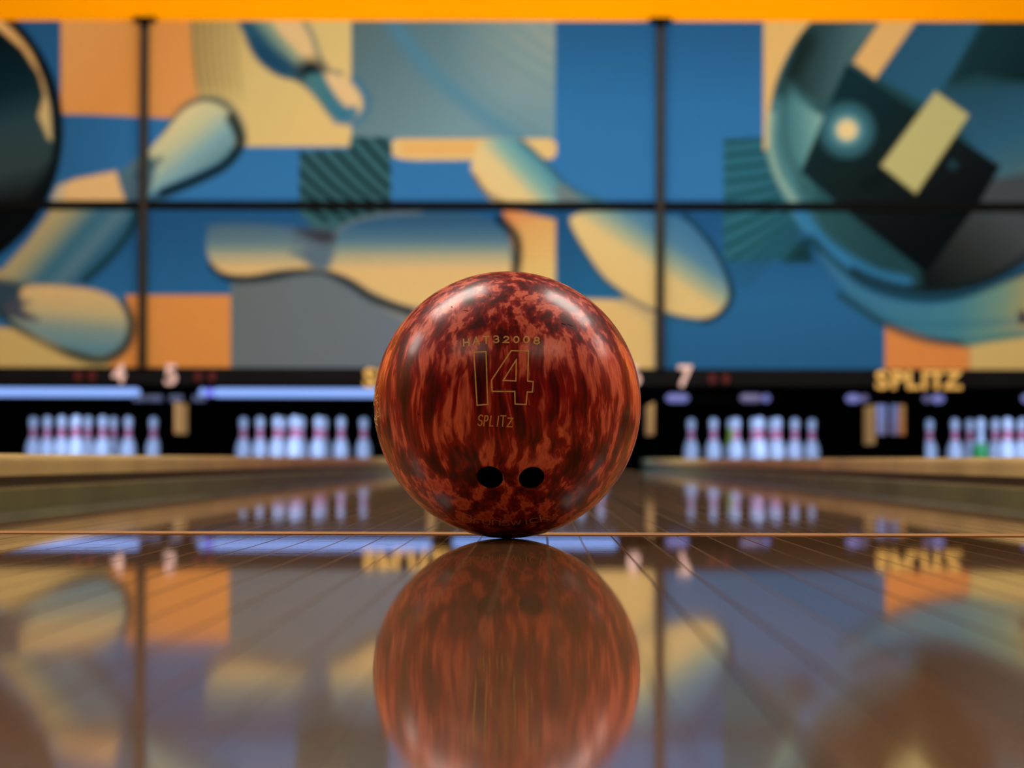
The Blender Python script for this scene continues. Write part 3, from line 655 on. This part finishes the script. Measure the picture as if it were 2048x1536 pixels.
# ------------------------------------------------------------------ pin decks: kickbacks, pit curtain, pin lights
bounds = [('at the far left', L[4] - E - .26, L[4] - E), ('between the racks of lanes 4 and 5', L[4] + E, L[5] - E), ('between lane 5 and the ball, hidden behind the ball', L[5] + E, L[6] - E),
          ('just right of the red ball', L[6] + E, L[7] - E), ('below the gold sign', L[7] + E, L[8] - E), ('past the rightmost rack', L[8] + E, L[8] + E + .06)]
for k, (wh, x0, x1) in enumerate(bounds):
    root = empty('kickback', ((x0 + x1) / 2, PITY0, 0)); tag(root, 'black partition wall beside the pins ' + wh, 'partition', 'partitions between the pin decks')
    hw = (x1 - x0) / 2
    box('partition_panel', -hw + .01, hw - .01, 0.58, PITY1 - PITY0 - .65, 0.0715, 0.80, M['pitblack'], root)
    s = 1 if x1 < 0.5 else -1       # face turned to the camera
    if k in (1, 2, 3):  # tan patch put on the wall where it catches the light
        xf = s * (hw - .01)
        box('lit_wall_patch', min(xf, xf + s * .012), max(xf, xf + s * .012), 1.05 if k == 1 else 0.6, 1.7 if k == 1 else 1.9, 0.24, 0.46, M['litpatch_guard'], root, bev=0.005)
    if k == 4:
        xf = -hw + .01  # lit part of this wall, also done as a tan patch
        box('lit_wall_patch', xf - .012, xf, 1.1, 1.9, 0.18, 0.46, M['litpatch_guard'], root, bev=0.004)
        for px0, px1, mm in ((1754, 1773, M['greypad']), (1782, 1797, M['greypad']), (1799, 1810, M['litpatch_guard'])):
            u = at(px0, 830, PITY0 + .53).x - root.location.x; v = at(px1, 830, PITY0 + .53).x - root.location.x
            box('guard_strip', u, v, 0.52, 0.55, 0.24, 0.50, mm, root, bev=0.004)
        box('guard_backing', at(1752, 830, PITY0 + .53).x - root.location.x, hw - 0.0, 0.551, 0.578, 0.0715, 0.52, M['pitblack'], root)
tag(box('pit_curtain', -WX + .02, WX - .02, PITY1 - 0.55, PITY1 - 0.5, -0.118, 1.2, M['pitblack']), 'black curtain behind all the pins', 'curtain')
for n, cx in LANES.items():
    pw = {4: 27, 5: 28, 6: 27, 7: 26, 8: 26}[n]
    area('pin_light', (cx, 18.98, 0.84), (cx, 20.95, 0.16), 0.9, 0.06, pw, (0.38, 0.56, 1.0), spread=120)

# ------------------------------------------------------------------ pins
IN = 0.0254
pp = [(0, 0), (1.015, 0), (1.414, .75), (1.953, 2.25), (2.255, 3.375), (2.383, 4.5), (2.30, 5.875), (1.852, 7.25), (1.236, 8.625), (.983, 9.375), (.898, 10), (.935, 10.875), (1.047, 11.75), (1.203, 12.625), (1.273, 13.5), (1.17, 14.2), (.86, 14.68), (.45, 14.93), (0, 15)]
def rad_at(z):
    zz = [b for a, b in pp]; rr = [a for a, b in pp]
    return float(np.interp(z, zz[1:], rr[1:]))
cc = catmull([(a, b) for a, b in pp[1:-1]], closed=False, n=4)
prof = [(0, 0)] + [(max(a, 0) * IN, b * IN) for a, b in cc] + [(0, 15 * IN)]
protop = lathe('bowling_pin', prof, 28, M['pin'])
def ring(z0, z1, m, name, parent, push=0.0006):
    pr = []
    for k in range(7):
        z = z0 + (z1 - z0) * k / 6
        pr.append((rad_spl(z) + (push if 0 < k < 6 else -0.001), z * IN))
    return lathe(name, pr, 28, m, parent)
def rad_spl(z):
    zz = cc[:, 1]; rr = cc[:, 0]
    return float(np.interp(z, zz, rr)) * IN
b1 = ring(8.6, 9.9, M['pin_red'], 'neck_stripe', protop); b2 = ring(10.15, 11.5, M['pin_red'], 'neck_stripe', protop)
rows = [(0, 0)] + [(-6, 10.392), (6, 10.392)] + [(-12, 20.785), (0, 20.785), (12, 20.785)] + [(-18, 31.177), (-6, 31.177), (6, 31.177), (18, 31.177)]
spot = ['front pin', 'second-row left pin', 'second-row right pin', 'third-row left pin', 'third-row middle pin', 'third-row right pin',
        'back-row far-left pin', 'back-row inner-left pin', 'back-row inner-right pin', 'back-row far-right pin']
racks = {4: 'leftmost rack', 5: 'rack just left of the ball', 6: 'rack hidden behind the ball', 7: 'rack just right of the ball', 8: 'rightmost rack'}
HEADY = 20.67
first = True
for n, cx in LANES.items():
    for i, (dx, dy) in enumerate(rows):
        special = (n == 8 and i == 1) or (n == 7 and i == 7)
        if special:
            o = protop.copy(); COL.objects.link(o); kids = []
            if n == 8:
                g_ = ring(0.3, 8.6, M['pin_green'], 'body_wrap', o, 0.0009); g_['label'] = 'green lower half'
                lab = 'pin with a green lower half in the rightmost rack'
            else:
                g_ = ring(0.3, 14.3, M['pin_yellow'], 'body_wrap', o, 0.0009); g_['label'] = 'yellow-green coating'
                lab = 'yellow-green pin mostly hidden behind white ones, just right of the ball'
        elif first:
            o = protop; first = False; lab = f'white red-striped {spot[i]} of the {racks[n]}'
        else:
            o = protop.copy(); COL.objects.link(o)
            for b in (b1, b2):
                c = b.copy(); COL.objects.link(c); c.parent = o
            lab = f'white red-striped {spot[i]} of the {racks[n]}'
        o.location = (cx + dx * IN, HEADY + dy * IN, 0.0)
        o.rotation_euler = (0, 0, i * 0.7)
        tag(o, lab, 'bowling pin', 'bowling pins standing in ten-pin racks')

# ------------------------------------------------------------------ the ball
BR = 0.1079
BC = Vector(((1015 - 1081) / 2473.0, 2.291, BR))
def ball_material():
    m = bpy.data.materials.new('red_pearl_resin'); m.use_nodes = True; nt = m.node_tree; Lk = nt.links; b = nt.nodes['Principled BSDF']
    def N(t): return nt.nodes.new(t)
    tc = N('ShaderNodeTexCoord')
    n0 = N('ShaderNodeTexNoise'); n0.inputs['Scale'].default_value = 9; n0.inputs['Detail'].default_value = 2
    Lk.new(tc.outputs['Object'], n0.inputs['Vector'])
    s = N('ShaderNodeVectorMath'); s.operation = 'SUBTRACT'; Lk.new(n0.outputs['Color'], s.inputs[0]); s.inputs[1].default_value = (.5, .5, .5)
    sc = N('ShaderNodeVectorMath'); sc.operation = 'SCALE'; Lk.new(s.outputs[0], sc.inputs[0]); sc.inputs['Scale'].default_value = 0.034
    ad = N('ShaderNodeVectorMath'); ad.operation = 'ADD'; Lk.new(tc.outputs['Object'], ad.inputs[0]); Lk.new(sc.outputs[0], ad.inputs[1])
    mp = N('ShaderNodeMapping'); mp.inputs['Scale'].default_value = (92, 92, 13); mp.inputs['Rotation'].default_value = (0, R(7), 0); Lk.new(ad.outputs[0], mp.inputs['Vector'])
    n1 = N('ShaderNodeTexNoise'); n1.inputs['Scale'].default_value = 1.0; n1.inputs['Detail'].default_value = 2.2; n1.inputs['Roughness'].default_value = 0.5; n1.inputs['Distortion'].default_value = 0.3
    Lk.new(mp.outputs[0], n1.inputs['Vector'])
    n2 = N('ShaderNodeTexNoise'); n2.inputs['Scale'].default_value = 16; n2.inputs['Detail'].default_value = 3; n2.inputs['Distortion'].default_value = 0.4; Lk.new(ad.outputs[0], n2.inputs['Vector'])
    # fine bright filaments
    mp3 = N('ShaderNodeMapping'); mp3.inputs['Scale'].default_value = (250, 250, 32); Lk.new(ad.outputs[0], mp3.inputs['Vector'])
    n3 = N('ShaderNodeTexNoise'); n3.inputs['Scale'].default_value = 1.0; n3.inputs['Detail'].default_value = 2; n3.inputs['Distortion'].default_value = 0.7; Lk.new(mp3.outputs[0], n3.inputs['Vector'])
    a1 = N('ShaderNodeMath'); a1.operation = 'MULTIPLY_ADD'; Lk.new(n2.outputs['Fac'], a1.inputs[0]); a1.inputs[1].default_value = 0.45; Lk.new(n1.outputs['Fac'], a1.inputs[2])
    a2 = N('ShaderNodeMath'); a2.operation = 'MULTIPLY_ADD'; Lk.new(n3.outputs['Fac'], a2.inputs[0]); a2.inputs[1].default_value = 0.42; Lk.new(a1.outputs[0], a2.inputs[2])
    cr = N('ShaderNodeValToRGB'); Lk.new(a2.outputs[0], cr.inputs[0])
    el = cr.color_ramp.elements
    el[0].position = 0.74; el[0].color = (0.045, 0.001, 0.005, 1)
    el[1].position = 1.14; el[1].color = (1.0, 0.26, 0.16, 1)
    for p, c in ((0.84, (0.13, 0.005, 0.008, 1)), (0.93, (0.38, 0.014, 0.016, 1)), (1.0, (0.68, 0.046, 0.030, 1))):
        e = el.new(min(p, 1)); e.color = c
    # ramp input is squeezed so that the top stop stays below 1
    mr = N('ShaderNodeMapRange'); mr.inputs['From Min'].default_value = 0.60; mr.inputs['From Max'].default_value = 1.32
    Lk.new(a2.outputs[0], mr.inputs['Value']); Lk.new(mr.outputs[0], cr.inputs[0])
    pos = [0.08, 0.30, 0.48, 0.66, 0.92]
    for e, p in zip(sorted(el, key=lambda e: e.position), pos): e.position = p
    Lk.new(cr.outputs[0], b.inputs['Base Color'])
    b.inputs['Metallic'].default_value = 0.1; b.inputs['Specular IOR Level'].default_value = 0.25
    b.inputs['Roughness'].default_value = 0.40
    b.inputs['Coat Weight'].default_value = 0.5; b.inputs['Coat Roughness'].default_value = 0.18
    return m
M['ball'] = ball_material()
M['engrave'] = mottle(mat('worn_gold_engraving', lin((255, 216, 128)), 0.6), 260, 0.18)
M['engrave_dark'] = mottle(mat('worn_dark_gold_engraving', lin((240, 190, 98)), 0.6), 200, 0.15)
M['hole'] = mat('black_finger_insert', (0.002, 0.002, 0.002), 0.7, spec=0.1)

def ball_dir(px, py):
    x = (px - 1015) / 266.8; z = -(py - 810) / 266.8
    r2 = x * x + z * z
    if r2 > 0.998: k = math.sqrt(0.998 / r2); x *= k; z *= k; r2 = 0.998
    return Vector((x, -math.sqrt(1 - r2), z))
bm = bmesh.new(); bmesh.ops.create_uvsphere(bm, u_segments=192, v_segments=128, radius=BR)
ball = obj('bowling_ball', bm, M['ball']); ball.location = BC
hole_dirs = [(984, 954.5, 25.5), (1064.5, 955, 25.0)]
cut = bmesh.new()
for px, py, rp in hole_dirs:
    d = ball_dir(px, py); q = d.to_track_quat('Z', 'Y').to_matrix().to_4x4()
    r = bmesh.ops.create_cone(cut, cap_ends=True, segments=64, radius1=rp / 2473 * 1.0, radius2=rp / 2473 * 1.0, depth=0.08)
    bmesh.ops.transform(cut, matrix=Matrix.Translation(d * (BR - 0.015)) @ q, verts=r['verts'])
cutter = obj('cutter', cut); cutter.location = BC
md = ball.modifiers.new('b', 'BOOLEAN'); md.operation = 'DIFFERENCE'; md.solver = 'EXACT'; md.object = cutter
bpy.context.view_layer.update()
dg = bpy.context.evaluated_depsgraph_get()
me = bpy.data.meshes.new_from_object(ball.evaluated_get(dg))
ball.modifiers.clear(); old = ball.data; ball.data = me; me.name = 'bowling_ball'
bpy.data.objects.remove(cutter); bpy.data.meshes.remove(old)
me.materials.clear(); me.materials.append(M['ball'])
nrm = []
for p in me.polygons:
    c = p.center
    p.material_index = 0
    p.use_smooth = c.length > BR - 0.0012
tag(ball, 'large marbled red bowling ball marked 14, standing on the glossy floor', 'bowling ball')
for px, py, rp in hole_dirs:
    d = ball_dir(px, py); rr = rp / 2473 - 0.0002
    bm = bmesh.new(); seg = 48; mtx = d.to_track_quat('Z', 'Y').to_matrix()
    off = BR * (math.sqrt(1 - (rr / BR) ** 2))
    rings = []
    for r_, z in ((rr, off - 0.0010), (rr, off - 0.004), (rr - .0006, off - 0.006), (rr - .0006, BR - 0.0545), (0.001, BR - 0.0546)):
        rings.append([bm.verts.new(mtx @ Vector((r_ * math.cos(2 * math.pi * k / seg), r_ * math.sin(2 * math.pi * k / seg), z))) for k in range(seg)])
    for A_, B_ in zip(rings, rings[1:]):
        for k in range(seg): bm.faces.new((A_[k], A_[(k + 1) % seg], B_[(k + 1) % seg], B_[k]))
    bm.faces.new(rings[-1])
    o = smooth(obj('finger_hole', bm, M['hole'], ball)); o['label'] = 'black finger hole'

def ribbon(name, lines, wpx, m, lift=0.00012, parent=None):
    """thin engraved strokes lying on the sphere; lines in measured pixels on the ball"""
    bm = bmesh.new()
    for ln in lines:
        pts = []
        for a, b in zip(ln, ln[1:]):
            n_ = max(1, int(math.hypot(b[0] - a[0], b[1] - a[1]) / 3))
            for k in range(n_): pts.append((a[0] + (b[0] - a[0]) * k / n_, a[1] + (b[1] - a[1]) * k / n_))
        pts.append(ln[-1])
        D = [ball_dir(*p) for p in pts]
        closed = math.hypot(ln[0][0] - ln[-1][0], ln[0][1] - ln[-1][1]) < 0.5
        w_ = wpx / 2473 / 2
        prev = None; rows_ = []
        for i, d in enumerate(D):
            if closed: a = D[i - 1] if i > 0 else D[-2]; c = D[i + 1] if i < len(D) - 1 else D[1]
            else: a = D[max(i - 1, 0)]; c = D[min(i + 1, len(D) - 1)]
            t1 = (d - a); t2 = (c - d)
            t = (t1.normalized() if t1.length > 1e-9 else Vector()) + (t2.normalized() if t2.length > 1e-9 else Vector())
            if t.length < 1e-6: t = c - a
            t = (t - d * t.dot(d)).normalized(); s = d.cross(t)
            k = 1.0
            if t1.length > 1e-9 and t2.length > 1e-9:
                cs = max(0.35, math.sqrt(max(0.0, (1 + t1.normalized().dot(t2.normalized())) / 2))); k = 1 / cs
            P = d * (BR + lift); e = 0.0 if closed or 0 < i < len(D) - 1 else (w_ if i else -w_)
            P = P + t * e
            rows_.append([bm.verts.new(P + s * w_ * k), bm.verts.new(P + d * 0.00008), bm.verts.new(P - s * w_ * k),
                          bm.verts.new(d * (BR - 0.0003) + t * e - s * w_ * k), bm.verts.new(d * (BR - 0.0003) + t * e + s * w_ * k)])
        for A_, B_ in zip(rows_, rows_[1:]):
            for j in range(5): bm.faces.new((A_[j], B_[j], B_[(j + 1) % 5], A_[(j + 1) % 5]))
        bm.faces.new(rows_[0]); bm.faces.new(list(reversed(rows_[-1])))
    bmesh.ops.recalc_face_normals(bm, faces=bm.faces)
    return obj(name, bm, m, parent)

def arc(cx, cy, rx, ry, a0, a1, n=14):
    return [(cx + rx * math.cos(R(a0 + (a1 - a0) * k / n)), cy - ry * math.sin(R(a0 + (a1 - a0) * k / n))) for k in range(n + 1)]
# stroke font in a 1 x 1 cell, y down
G = {
 'H': [[(0, 0), (0, 1)], [(1, 0), (1, 1)], [(0, .5), (1, .5)]],
 'A': [[(0, 1), (.5, 0), (1, 1)], [(.2, .62), (.8, .62)]],
 'T': [[(0, 0), (1, 0)], [(.5, 0), (.5, 1)]],
 '3': [arc(.48, .26, .42, .26, 150, -90) + arc(.48, .73, .5, .27, 90, -155)[1:]],
 '2': [arc(.5, .3, .46, .3, 160, -30) + [(0.02, 1), (1, 1)]],
 '0': [arc(.5, .5, .5, .5, 0, 360, 24)],
 '8': [arc(.5, .25, .4, .25, 0, 360, 18), arc(.5, .74, .5, .26, 0, 360, 18)],
 'S': [arc(.52, .26, .44, .26, 40, 270, 12)[0:] + arc(.48, .75, .46, .25, 90, -150, 12)[1:]],
 'P': [[(0, 1), (0, 0), (.6, 0)] + arc(.6, .25, .38, .25, 90, -90) + [(0, .5)]],
 'L': [[(0, 0), (0, 1), (.9, 1)]],
 'I': [[(.5, 0), (.5, 1)]],
 'Z': [[(0, 0), (1, 0), (0, 1), (1, 1)]],
 'B': [[(0, 1), (0, 0), (.75, 0)] + arc(.75, .24, .2, .22, 90, -90) + [(0, .47)], [(.75, .47)] + arc(.78, .73, .22, .26, 90, -90) + [(0, 1)]],
 'r': [[(0, 1), (0, .35)], [(0, .6)] + arc(.5, .6, .5, .24, 180, 70) + [(1, .38)]],
 'u': [[(0, .35), (0, .8)] + arc(.4, .8, .4, .2, 180, 270) + [(1, 1), (1, .35)]],
 'n': [[(0, 1), (0, .35), (.6, .35)] + arc(.6, .6, .4, .25, 90, 0) + [(1, 1)]],
 's': [[(1, .35), (.25, .35)] + arc(.25, .51, .25, .16, 90, 270) + arc(.75, .83, .25, .17, 90, -90) + [(0, 1)]],
 'w': [[(0, .35), (.25, 1), (.5, .45), (.75, 1), (1, .35)]],
 'i': [[(.5, .4), (.5, 1)]],
 'c': [[(1, .38), (.4, .36)] + arc(.4, .68, .4, .32, 90, 270) + [(1, 1)]],
 'k': [[(0, 0), (0, 1)], [(.9, .3), (.1, .72)], [(.3, .64), (1, 1)]],
}
def glyph(ch, cx, cy, w_, h_, rot=0.0, slant=0.0):
    out = []
    for ln in G[ch]:
        q = []
        for x, y in ln:
            X_ = (x - .5) * w_ + (0.5 - y) * slant; Y_ = (y - .5) * h_
            c, s = math.cos(R(rot)), math.sin(R(rot))
            q.append((cx + X_ * c - Y_ * s, cy + X_ * s + Y_ * c))
        out.append(q)
    return out
def zc(x, y): return (900 + x * 220 / 1536, 660 + y * 220 / 1536)
sn = []
for ch, x, y, w_, h_, ro in (('H', 268, 243, 70, 90, -4), ('A', 402, 224, 82, 92, -3), ('T', 535, 212, 70, 92, -2), ('3', 668, 202, 72, 88, 0), ('2', 803, 204, 66, 80, 1), ('0', 938, 206, 66, 80, 2), ('0', 1072, 206, 68, 84, 3), ('8', 1210, 218, 70, 90, 5)):
    cx_, cy_ = zc(x, y); k = 220 / 1536
    sn += glyph(ch, cx_, cy_, w_ * k, h_ * k, ro)
o = ribbon('serial_number', sn, 2.9, M['engrave'], parent=ball); o['label'] = 'small gold HAT32008 serial letters'
fourteen = [[zc(*p) for p in ((374, 382), (535, 370), (562, 1078), (420, 1090), (374, 382))],
            [zc(*p) for p in ((872, 358), (1102, 362), (1092, 766), (1166, 772), (1156, 912), (1088, 912), (1072, 1078), (926, 1072), (922, 905), (620, 905), (612, 755), (872, 358))],
            [zc(*p) for p in ((940, 480), (936, 765), (768, 758), (940, 480))]]
o = ribbon('weight_number', fourteen, 2.5, M['engrave'], parent=ball); o['label'] = 'outlined gold number 14'
sp_ = []
for ch, x, y, w_, h_, sl in (('S', 465, 1290, 62, 140, 12), ('P', 540, 1296, 42, 132, 14), ('L', 620, 1300, 44, 130, 14), ('I', 698, 1302, 10, 130, 14), ('T', 765, 1298, 66, 138, 6), ('Z', 858, 1318, 62, 112, 8)):
    cx_, cy_ = zc(x, y); k = 220 / 1536
    sp_ += glyph(ch, cx_, cy_, w_ * k, h_ * k, 2, sl * k)
o = ribbon('house_name', sp_, 2.3, M['engrave_dark'], parent=ball); o['label'] = 'small dull gold SPLITZ letters'
def zb(x, y): return (900 + x * 230 / 2048, 1000 + y * 230 / 2048)
br = []
for ch, x, y, w_, h_, ro in (('B', 340, 305, 150, 130, 13), ('r', 515, 335, 90, 130, 10), ('u', 680, 345, 120, 130, 6), ('n', 850, 355, 120, 130, 3), ('s', 1010, 362, 120, 125, 0), ('w', 1190, 355, 170, 120, -3), ('i', 1370, 345, 20, 125, -6), ('c', 1500, 318, 140, 125, -8), ('k', 1690, 288, 150, 125, -11)):
    cx_, cy_ = zb(x, y); k = 230 / 2048
    br += glyph(ch, cx_, cy_, w_ * k, h_ * k, ro)
o = ribbon('maker_name', br, 1.9, M['engrave_dark'], parent=ball); o['label'] = 'faint gold maker name near the bottom'
def zs(x, y): return (735 + x * 80 / 878, 740 + y * 140 / 1536)
def cur(pts): return [zs(*p) for p in catmull(pts, closed=False, n=5).tolist()]
sc_ = [cur([(250, 375), (225, 420), (200, 480), (215, 560), (222, 615), (250, 605), (262, 570), (282, 610), (262, 670), (215, 700), (195, 640), (185, 580), (175, 520)]),
       cur([(250, 375), (262, 430), (235, 500), (225, 560)]),
       cur([(262, 720), (235, 790), (225, 870), (230, 950), (250, 1020), (280, 1055), (325, 1010), (332, 960), (312, 900), (300, 860), (285, 915), (290, 965), (262, 950), (250, 880), (270, 810), (285, 760), (262, 720)]),
       cur([(170, 520), (160, 600), (172, 700), (170, 800), (150, 760), (140, 700)]),
       cur([(200, 950), (190, 1010), (225, 1060), (240, 1110)]),
       cur([(165, 1060), (200, 1110), (245, 1100), (240, 1170), (268, 1240)]),
       cur([(160, 1090), (190, 1180), (265, 1235)]), cur([(180, 1250), (215, 1290), (228, 1345)])]
o = ribbon('side_logo', sc_, 1.7, M['engrave'], parent=ball); o['label'] = 'gold outline of a curly logo at the left rim'
# small dark nicks in the surface
nk = [[(1122, 656), (1129, 658)], [(1134, 657), (1143, 661)], [(907, 622), (909, 624)], [(933, 631), (940, 632)], [(1058, 817), (1060, 819)], [(845, 832), (847, 833)], [(982, 601), (984, 603)]]
o = ribbon('surface_nicks', nk, 1.6, mat('dark_nick', (0.01, 0.003, 0.002), 0.9), lift=0.00006, parent=ball); o['label'] = 'tiny dark nicks'
